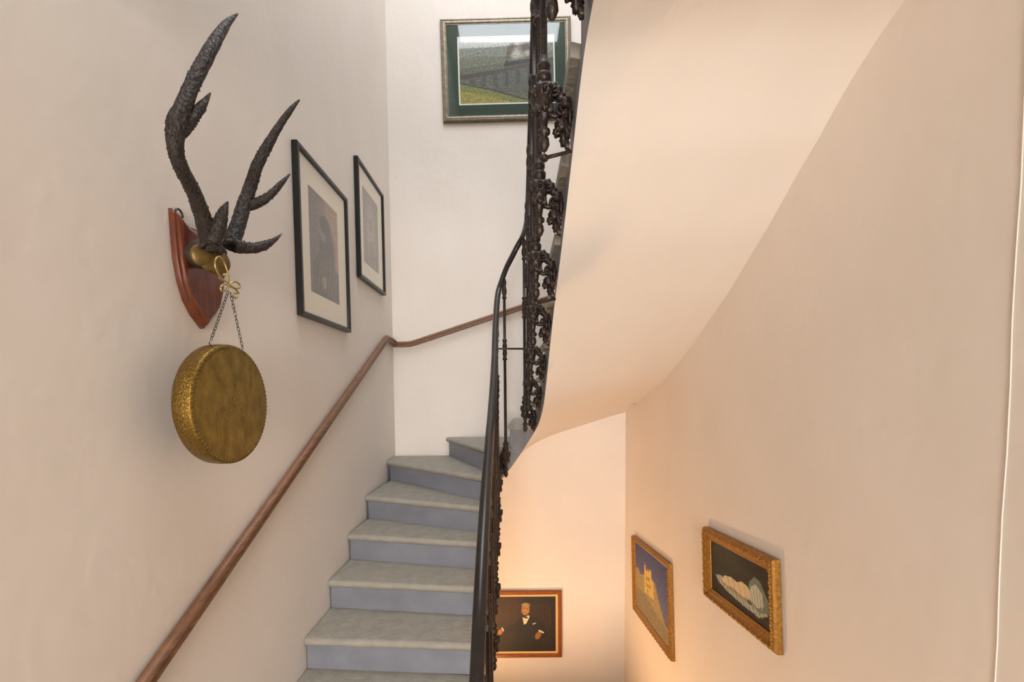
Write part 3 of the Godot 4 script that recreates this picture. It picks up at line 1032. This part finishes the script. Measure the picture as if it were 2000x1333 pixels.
func paint_sketch() -> Image:
	var im := canvas(220, 350, Color(0.52, 0.49, 0.46))
	blob(im, 110, 150, 60, 100, Color(0.62, 0.58, 0.54), 0.4)
	for i in 60:
		var a := rng.randf_range(-1.1, 1.1)
		var c := Color(0.72, 0.69, 0.65) if i % 2 == 0 else Color(0.36, 0.33, 0.31)
		var p := v2(110 + 40 * sin(a), 120 - 30 * cos(a))
		stroke(im, p, p + v2(sin(a) * 70, -cos(a) * 60 + 40 + absf(a) * 90), 2.2, c, 0.5)
	blob(im, 108, 140, 24, 34, Color(0.55, 0.49, 0.44), 0.3)
	area(im, [v2(30, 350), v2(60, 230), v2(150, 210), v2(200, 350)], Color(0.42, 0.39, 0.37), 0.6)
	for i in 26:
		var x := rng.randf_range(50, 180)
		stroke(im, v2(x, 215), v2(x + rng.randf_range(-20, 20), 340), 1.6, Color(0.70, 0.66, 0.6), 0.5)
	grain(im, 0.12, 103, 0.05)
	return im

func paint_train() -> Image:
	var im := canvas(430, 300, Color(0.70, 0.74, 0.76))
	for y in 60:
		for x in 430:
			im.set_pixel(x, y, Color(0.86, 0.88, 0.88).lerp(Color(0.66, 0.68, 0.66), y / 60.0))
	area(im, [v2(0, 48), v2(150, 44), v2(300, 36), v2(430, 30), v2(430, 300), v2(0, 300)], Color(0.47, 0.50, 0.46))
	area(im, [v2(0, 95), v2(120, 84), v2(300, 92), v2(430, 70), v2(430, 300), v2(0, 300)], Color(0.39, 0.41, 0.34))
	area(im, [v2(0, 140), v2(200, 118), v2(430, 110), v2(430, 300), v2(0, 300)], Color(0.33, 0.35, 0.28))
	# smoke
	for s in [[222, 90, 10, 0], [228, 74, 13, 0], [236, 58, 17, 0], [244, 44, 15, 0], [270, 70, 24, 1], [300, 52, 24, 0], [318, 44, 22, 0], [326, 62, 18, 0], [345, 40, 18, 1], [312, 72, 14, 1], [255, 84, 16, 1]]:
		blob(im, s[0], s[1], s[2], s[2] * 0.85, Color(0.34, 0.26, 0.22) if s[3] == 0 else Color(0.74, 0.74, 0.71), 0.6, 0.0, 0.8)
	# viaduct: deck, piers and dark arches, all receding to the right
	area(im, [v2(0, 168), v2(200, 142), v2(430, 96), v2(430, 112), v2(205, 160), v2(0, 192)], Color(0.22, 0.185, 0.165))
	area(im, [v2(40, 186), v2(205, 158), v2(430, 112), v2(430, 235), v2(300, 262), v2(40, 226)], Color(0.31, 0.30, 0.27))
	for i in 15:
		var x := 50.0 + i * 26
		var t := 186 - (x - 40) * 0.185
		area(im, [v2(x, t + 8), v2(x + 6, t + 1), v2(x + 13, t + 1), v2(x + 18, t + 6), v2(x + 18, t + 62 + i), v2(x, t + 52 + i)], Color(0.20, 0.22, 0.21) if i % 2 == 0 else Color(0.30, 0.32, 0.30))
	# train
	area(im, [v2(203, 122), v2(214, 112), v2(252, 108), v2(380, 92), v2(380, 104), v2(252, 128), v2(204, 136)], Color(0.07, 0.07, 0.07))
	area(im, [v2(212, 114), v2(216, 101), v2(221, 101), v2(222, 114)], Color(0.07, 0.07, 0.07))
	for i in 9:
		stroke(im, v2(255 + i * 13, 113 - i * 1.9), v2(262 + i * 13, 112 - i * 1.9), 1.4, Color(0.4, 0.38, 0.33), 0.7)
	# grassy slope and wall
	area(im, [v2(0, 198), v2(60, 212), v2(160, 236), v2(260, 272), v2(310, 290), v2(320, 300), v2(0, 300)], Color(0.44, 0.46, 0.16))
	area(im, [v2(0, 240), v2(120, 262), v2(220, 290), v2(230, 300), v2(0, 300)], Color(0.58, 0.53, 0.19))
	stroke(im, v2(0, 202), v2(60, 218), 4.0, Color(0.21, 0.19, 0.15))
	stroke(im, v2(60, 218), v2(150, 238), 4.0, Color(0.21, 0.19, 0.15))
	stroke(im, v2(150, 238), v2(300, 284), 4.0, Color(0.18, 0.17, 0.13))
	for i in 160:
		var x := rng.randf_range(0, 240)
		var y := 215 + x * 0.28 + rng.randf_range(8, 70)
		stroke(im, v2(x, y), v2(x + rng.randf_range(4, 14), y + rng.randf_range(-1, 4)), 1.2, Color(0.62, 0.58, 0.22) if i % 2 == 0 else Color(0.33, 0.37, 0.12), 0.5)
	for i in 420:
		var x := rng.randf_range(0, 430)
		var y := rng.randf_range(60, 290)
		blob(im, x, y, rng.randf_range(2, 7), rng.randf_range(1, 3), Color(0.20, 0.20, 0.16) if i % 3 == 0 else (Color(0.52, 0.52, 0.40) if i % 3 == 1 else Color(0.36, 0.33, 0.22)), 0.5, rng.randf_range(-0.4, 0.2), 0.35)
	grain(im, 0.16, 105, 0.09)
	return im

func paint_sitter() -> Image:
	var im := canvas(360, 280, Color(0.11, 0.065, 0.04))
	for i in 40:
		blob(im, rng.randf_range(0, 170), rng.randf_range(0, 170), rng.randf_range(15, 40), rng.randf_range(30, 60), Color(0.30, 0.19, 0.10), 0.8, 0.0, 0.16)
	area(im, [v2(210, 45), v2(330, 50), v2(330, 230), v2(210, 230)], Color(0.16, 0.075, 0.05), 0.9)
	stroke(im, v2(328, 50), v2(328, 150), 2.0, Color(0.30, 0.15, 0.09), 0.8)
	stroke(im, v2(215, 46), v2(328, 50), 2.0, Color(0.26, 0.13, 0.08), 0.8)
	area(im, [v2(85, 170), v2(150, 135), v2(180, 108), v2(215, 95), v2(262, 105), v2(305, 150), v2(318, 200), v2(280, 225), v2(285, 280), v2(120, 280), v2(150, 200), v2(95, 190)], Color(0.045, 0.04, 0.042))
	area(im, [v2(190, 108), v2(222, 96), v2(226, 104), v2(208, 140), v2(196, 142)], Color(0.80, 0.76, 0.62))
	blob(im, 206, 107, 10, 4.5, Color(0.08, 0.05, 0.06), 0.2, 0.15)
	blob(im, 205, 66, 21, 29, Color(0.62, 0.43, 0.24), 0.14)
	blob(im, 201, 80, 13, 13, Color(0.66, 0.45, 0.25), 0.4)
	blob(im, 206, 44, 21, 11, Color(0.60, 0.50, 0.36), 0.3)
	stroke(im, v2(193, 62), v2(200, 62), 1.4, Color(0.28, 0.17, 0.1))
	stroke(im, v2(208, 62), v2(216, 62), 1.4, Color(0.28, 0.17, 0.1))
	stroke(im, v2(203, 64), v2(201, 74), 1.6, Color(0.74, 0.55, 0.34), 0.8)
	stroke(im, v2(197, 83), v2(209, 83), 1.3, Color(0.38, 0.2, 0.14))
	stroke(im, v2(242, 141), v2(256, 136), 2.4, Color(0.78, 0.74, 0.66))
	blob(im, 74, 180, 19, 12, Color(0.66, 0.42, 0.16), 0.25, -0.7)
	stroke(im, v2(86, 160), v2(92, 172), 4.0, Color(0.78, 0.74, 0.62))
	blob(im, 268, 198, 14, 22, Color(0.56, 0.34, 0.13), 0.25, 0.5)
	stroke(im, v2(274, 174), v2(294, 184), 4.0, Color(0.80, 0.76, 0.66))
	stroke(im, v2(90, 200), v2(150, 190), 2.0, Color(0.2, 0.14, 0.1), 0.8)
	grain(im, 0.05, 107, 0.06)
	return im

func paint_castle() -> Image:
	var im := canvas(380, 250, Color(0.27, 0.31, 0.50))
	for y in 250:
		for x in 380:
			im.set_pixel(x, y, Color(0.20, 0.24, 0.42).lerp(Color(0.36, 0.38, 0.54), clampf(y / 150.0, 0, 1)))
	area(im, [v2(0, 100), v2(40, 92), v2(70, 108), v2(110, 96), v2(150, 76), v2(240, 90), v2(270, 130), v2(330, 190), v2(380, 200), v2(380, 250), v2(0, 250)], Color(0.62, 0.55, 0.36))
	area(im, [v2(115, 100), v2(118, 60), v2(135, 58), v2(136, 76), v2(180, 66), v2(182, 56), v2(200, 60), v2(202, 88), v2(222, 92), v2(224, 150), v2(116, 158)], Color(0.82, 0.70, 0.34))
	area(im, [v2(118, 60), v2(127, 44), v2(136, 58)], Color(0.70, 0.40, 0.26))
	area(im, [v2(136, 76), v2(158, 60), v2(182, 67)], Color(0.72, 0.45, 0.30))
	for p in [[140, 95], [156, 92], [172, 90], [142, 118], [160, 116], [178, 114], [150, 138]]:
		area(im, [v2(p[0], p[1]), v2(p[0] + 7, p[1] - 1), v2(p[0] + 7, p[1] + 12), v2(p[0], p[1] + 13)], Color(0.28, 0.22, 0.18))
	area(im, [v2(0, 175), v2(120, 165), v2(260, 190), v2(380, 205), v2(380, 250), v2(0, 250)], Color(0.52, 0.47, 0.35))
	for i in 120:
		var x := rng.randf_range(0, 370)
		var y := rng.randf_range(150, 248)
		stroke(im, v2(x, y), v2(x + rng.randf_range(6, 20), y + rng.randf_range(-3, 3)), 1.8, Color(0.66, 0.58, 0.40) if i % 2 == 0 else Color(0.42, 0.40, 0.32), 0.35)
	grain(im, 0.09, 109, 0.06)
	return im

func paint_drapery() -> Image:
	var im := canvas(360, 180, Color(0.045, 0.05, 0.04))
	for i in 40:
		blob(im, rng.randf_range(0, 230), rng.randf_range(0, 75), 40, 26, Color(0.27, 0.27, 0.21), 0.9, 0.0, 0.12)
	area(im, [v2(0, 95), v2(60, 80), v2(120, 84), v2(130, 100), v2(40, 120), v2(0, 125)], Color(0.12, 0.14, 0.12))
	# couch with a sheet thrown over it and two cushions at its end
	area(im, [v2(30, 118), v2(70, 108), v2(130, 116), v2(200, 128), v2(250, 140), v2(330, 120), v2(345, 138), v2(300, 160), v2(210, 158), v2(120, 150), v2(60, 138)], Color(0.62, 0.64, 0.57))
	area(im, [v2(232, 128), v2(250, 70), v2(280, 44), v2(310, 52), v2(345, 92), v2(350, 128), v2(300, 146)], Color(0.42, 0.48, 0.43))
	area(im, [v2(245, 122), v2(258, 82), v2(284, 66), v2(318, 84), v2(326, 118), v2(290, 136)], Color(0.72, 0.73, 0.66))
	area(im, [v2(70, 124), v2(96, 100), v2(140, 92), v2(176, 96), v2(206, 84), v2(238, 88), v2(256, 104), v2(246, 126), v2(206, 132), v2(150, 124), v2(110, 130)], Color(0.80, 0.72, 0.58))
	area(im, [v2(70, 124), v2(110, 130), v2(150, 124), v2(206, 132), v2(246, 126), v2(230, 140), v2(150, 138), v2(90, 134)], Color(0.58, 0.50, 0.38))
	for i in 30:
		var x := 44.0 + i * 9.5
		var y := 124 + 0.10 * x + 5 * sin(i * 1.3)
		stroke(im, v2(x, y - 4), v2(x + 14, y + 16 - 6 * sin(i * 0.9)), 1.7, Color(0.80, 0.81, 0.74) if i % 2 == 0 else Color(0.24, 0.28, 0.24), 0.7)
	for i in 9:
		stroke(im, v2(256 + i * 8, 78 + absf(i - 4) * 5), v2(268 + i * 7, 130), 1.5, Color(0.38, 0.42, 0.37) if i % 2 == 0 else Color(0.82, 0.82, 0.76), 0.6)
	for i in 8:
		stroke(im, v2(100 + i * 17, 102 - i * 1.6), v2(112 + i * 17, 126), 2.0, Color(0.90, 0.83, 0.70) if i % 2 == 0 else Color(0.60, 0.51, 0.39), 0.5)
	area(im, [v2(0, 140), v2(60, 142), v2(120, 154), v2(210, 162), v2(300, 164), v2(360, 140), v2(360, 180), v2(0, 180)], Color(0.025, 0.028, 0.025), 0.95)
	im.resize(150, 75, Image.INTERPOLATE_BILINEAR)
	im.resize(360, 180, Image.INTERPOLATE_CUBIC)
	grain(im, 0.06, 111, 0.07)
	return im

# one mitred side of a frame; prof is [inward, out] from the outer edge at the wall round to the inner edge
func frame_side(w: float, h: float, prof: Array, which: int) -> ArrayMesh:
	var st := new_st(false)
	var horizontal := which % 2 == 0
	var length := w if horizontal else h
	var away := (h if horizontal else w) / 2
	var rows := []
	for p in prof:
		var l: float = length / 2 - p[0]
		var a := Vector3(-l, away - p[0], p[1])
		var b := Vector3(l, away - p[0], p[1])
		var turn := Basis(Vector3.BACK, -PI / 2 * which)
		rows.append([turn * a, turn * b])
	rows_surface(st, rows)
	quad(st, rows[0][0], rows[0][1], rows[-1][1], rows[-1][0])
	return fin(st)

func plate(w: float, h: float, z: float, hole_w := 0.0, hole_h := 0.0) -> ArrayMesh:
	var st := new_st(false)
	if hole_w <= 0.0:
		quad_uv(st, [Vector3(-w / 2, h / 2, z), Vector3(w / 2, h / 2, z), Vector3(w / 2, -h / 2, z), Vector3(-w / 2, -h / 2, z)], [v2(0, 0), v2(1, 0), v2(1, 1), v2(0, 1)])
		box(st, Vector3(-w / 2, -h / 2, z - 0.004), Vector3(w / 2, h / 2, z - 0.0005))
	else:
		var a := (w - hole_w) / 2
		var b := (h - hole_h) / 2
		var t := 0.003
		box(st, Vector3(-w / 2, -h / 2, z - t), Vector3(-w / 2 + a, h / 2, z))
		box(st, Vector3(w / 2 - a, -h / 2, z - t), Vector3(w / 2, h / 2, z))
		box(st, Vector3(-w / 2 + a, h / 2 - b, z - t), Vector3(w / 2 - a, h / 2, z))
		box(st, Vector3(-w / 2 + a, -h / 2, z - t), Vector3(w / 2 - a, -h / 2 + b, z))
	return fin(st)

func framed(called: String, label: String, at: Vector3, turn: Basis, w: float, h: float, prof: Array, frame_mat: Material) -> Node3D:
	var o := thing(called, label, "picture", at, turn)
	for i in 4:
		obj("frame_side", frame_side(w, h, prof, i), frame_mat, o)
	obj("backing_board", box_mesh(Vector3(-w / 2 + 0.008, -h / 2 + 0.008, 0.001), Vector3(w / 2 - 0.008, h / 2 - 0.008, 0.004)), M.backing, o)
	return o

func gilt_ornament(o: Node3D, w: float, h: float, inset: float, out: float, pitch: float, size: float) -> void:
	for side in 4:
		var st := new_st(true)
		var length := (w if side % 2 == 0 else h) - inset * 2
		var away := (h if side % 2 == 0 else w) / 2 - inset
		var turn := Basis(Vector3.BACK, -PI / 2 * side)
		var n := int(length / pitch)
		for i in n:
			var x := -length / 2 + (i + 0.5) * length / n
			var q := turn * Vector3(x, away + 0.003 * sin(i * 2.1), out)
			ball(st, q, Vector3(size * 0.9, size * 0.62, size * 0.5), 5, 3, 0.25, Basis(Vector3.BACK, -PI / 2 * side + (0.6 if i % 2 == 0 else -0.6)))
		obj("carved_ornament", fin(st), M.gilt, o)

func pictures() -> void:
	var on_left := Basis(Vector3.UP, PI / 2)
	var on_right := Basis(Vector3.UP, -PI / 2)
	var black := [[0.0, 0.002], [0.0, 0.030], [0.003, 0.034], [0.020, 0.034], [0.026, 0.030], [0.028, 0.014]]
	# the two black frames on the left wall
	var w := 0.725
	var h := 0.885
	var o := framed("framed_print", "large black-framed portrait print with a round medal, on the left wall beside the antlers", Vector3(WL, 2.502, -2.785), on_left, w, h, black, M.black_frame)
	obj("mount", plate(w - 0.05, h - 0.05, 0.016, w - 0.30, h - 0.31), M.mat_cream, o, "wide cream mount")
	obj("print", plate(w - 0.29, h - 0.30, 0.0125), print_mat(paint_portrait()), o, "sepia portrait of a seated person")
	obj("glass", box_mesh(Vector3(-w / 2 + 0.052 / 2, -h / 2 + 0.052 / 2, 0.022), Vector3(w / 2 - 0.052 / 2, h / 2 - 0.052 / 2, 0.022 + 0.002)), M.glass, o)
	w = 0.665
	h = 0.85
	o = framed("framed_print", "black-framed pale grey drawing, on the left wall nearest the corner", Vector3(WL, 2.918, -3.715), on_left, w, h, black, M.black_frame)
	obj("mount", plate(w - 0.05, h - 0.05, 0.016, w - 0.27, h - 0.29), M.mat_cream, o, "wide cream mount")
	obj("print", plate(w - 0.26, h - 0.28, 0.0125), print_mat(paint_sketch()), o, "soft grey drawing")
	obj("glass", box_mesh(Vector3(-w / 2 + 0.052 / 2, -h / 2 + 0.052 / 2, 0.022), Vector3(w / 2 - 0.052 / 2, h / 2 - 0.052 / 2, 0.022 + 0.002)), M.glass, o)
	# the train over the turn of the stair
	var silver := [[0.0, 0.002], [0.0, 0.022], [0.006, 0.030], [0.016, 0.033], [0.022, 0.029], [0.032, 0.031], [0.042, 0.030], [0.046, 0.024], [0.052, 0.024], [0.056, 0.018], [0.057, 0.010]]
	w = 1.18
	h = 0.90
	o = framed("framed_print", "silver-framed green-mounted picture of a steam train on a viaduct, high on the back wall", Vector3(-0.022, 4.572, ZB), Basis(Vector3.RIGHT, 0.0) * Basis(Vector3.BACK, deg_to_rad(1.0)), w, h, silver, M.silver_frame)
	obj("mount", plate(w - 0.10, h - 0.10, 0.017, w - 0.30, h - 0.30), M.mat_green, o, "dark green mount")
	obj("slip", plate(w - 0.29, h - 0.29, 0.0145, w - 0.325, h - 0.325), M.mat_white, o, "thin white inner mount")
	obj("print", plate(w - 0.32, h - 0.32, 0.011), print_mat(paint_train()), o, "steam train crossing a stone viaduct")
	obj("glass", box_mesh(Vector3(-w / 2 + 0.108 / 2, -h / 2 + 0.108 / 2, 0.021), Vector3(w / 2 - 0.108 / 2, h / 2 - 0.108 / 2, 0.021 + 0.002)), M.glass, o)
	# the seated man below the turn
	var oak := [[0.0, 0.002], [0.0, 0.022], [0.004, 0.026], [0.030, 0.026], [0.038, 0.020], [0.039, 0.012]]
	w = 0.80
	h = 0.665
	o = framed("framed_painting", "oak-framed dark painting of a seated man in a black suit, low on the back wall", Vector3(0.066, -0.604, ZB), Basis.IDENTITY, w, h, oak, M.oak_frame)
	obj("slip", plate(w - 0.074, h - 0.074, 0.015, w - 0.118, h - 0.118), M.slip_tan, o, "tan inner slip")
	obj("canvas", plate(w - 0.11, h - 0.11, 0.0115), print_mat(paint_sitter(), 0.6), o, "dark painting of a seated man")
	# the two gilt frames on the right wall, both hanging out of level
	var gilt := [[0.0, 0.002], [0.0, 0.024], [0.006, 0.034], [0.016, 0.040], [0.026, 0.036], [0.034, 0.028], [0.046, 0.026], [0.052, 0.020], [0.060, 0.018], [0.061, 0.010]]
	w = 0.69
	h = 0.378
	o = framed("framed_painting", "gilt-framed dark painting of pale drapery on a couch, on the right wall nearer the viewer", Vector3(WR, 0.742, -2.150), on_right * Basis(Vector3.BACK, deg_to_rad(5.5)), w, h, gilt, M.gilt)
	obj("canvas", plate(w - 0.116, h - 0.116, 0.0125), print_mat(paint_drapery(), 0.6), o, "dark painting with pale drapery")
	gilt_ornament(o, w, h, 0.018, 0.039, 0.014, 0.010)
	var gilt2 := [[0.0, 0.002], [0.0, 0.022], [0.005, 0.032], [0.016, 0.036], [0.026, 0.030], [0.034, 0.024], [0.042, 0.020], [0.048, 0.016], [0.049, 0.010]]
	w = 0.965
	h = 0.645
	o = framed("framed_painting", "gilt-framed painting of a yellow castle under blue sky, on the right wall near the corner", Vector3(WR, 0.105, -3.505), on_right * Basis(Vector3.BACK, deg_to_rad(6.0)), w, h, gilt2, M.gilt)
	obj("canvas", plate(w - 0.094, h - 0.094, 0.0125), print_mat(paint_castle(), 0.6), o, "yellow castle on a hill under a blue sky")
	gilt_ornament(o, w, h, 0.012, 0.034, 0.020, 0.009)

# ------------------------------------------------------------------ uplighter on the floor below
func floor_lamp() -> void:
	var s := thing("floor_lamp", "warm uplighter floor lamp standing on the lower floor under the stair", "lamp", Vector3(-0.5, LOW, -2.95))
	var st := new_st(true)
	lathe(st, [[0.0, 0.0], [0.15, 0.0], [0.15, 0.015], [0.13, 0.028], [0.02, 0.034], [0.0, 0.034]], 24)
	obj("base", fin(st), M.brass_plate, s)
	st = new_st(true)
	lathe(st, [[0.011, 0.03], [0.011, 1.20]], 12)
	obj("pole", fin(st), M.brass_plate, s)
	st = new_st(true)
	lathe(st, [[0.011, 1.19], [0.06, 1.20], [0.13, 1.25], [0.17, 1.32], [0.175, 1.33], [0.168, 1.328], [0.125, 1.26], [0.05, 1.212], [0.0, 1.208]], 28)
	obj("shade", fin(st), M.brass_plate, s, "open metal bowl")
	st = new_st(true)
	ball(st, Vector3(0, 1.262, 0), Vector3.ONE * 0.045, 14)
	var glow := mat(Color(1.0, 0.9, 0.75), 0.4)
	glow.emission_enabled = true
	glow.emission = Color(1.0, 0.72, 0.42)
	glow.emission_energy_multiplier = 4.0
	obj("bulb", fin(st), glow, s)
	var l := OmniLight3D.new()
	l.name = "lamp_light"
	l.position = Vector3(0, 1.262, 0)
	l.light_color = Color(1.0, 0.80, 0.58)
	l.light_energy = 2.0
	l.light_size = 0.045
	l.omni_range = 12.0
	l.omni_attenuation = 2.0
	l.shadow_enabled = true
	s.add_child(l)
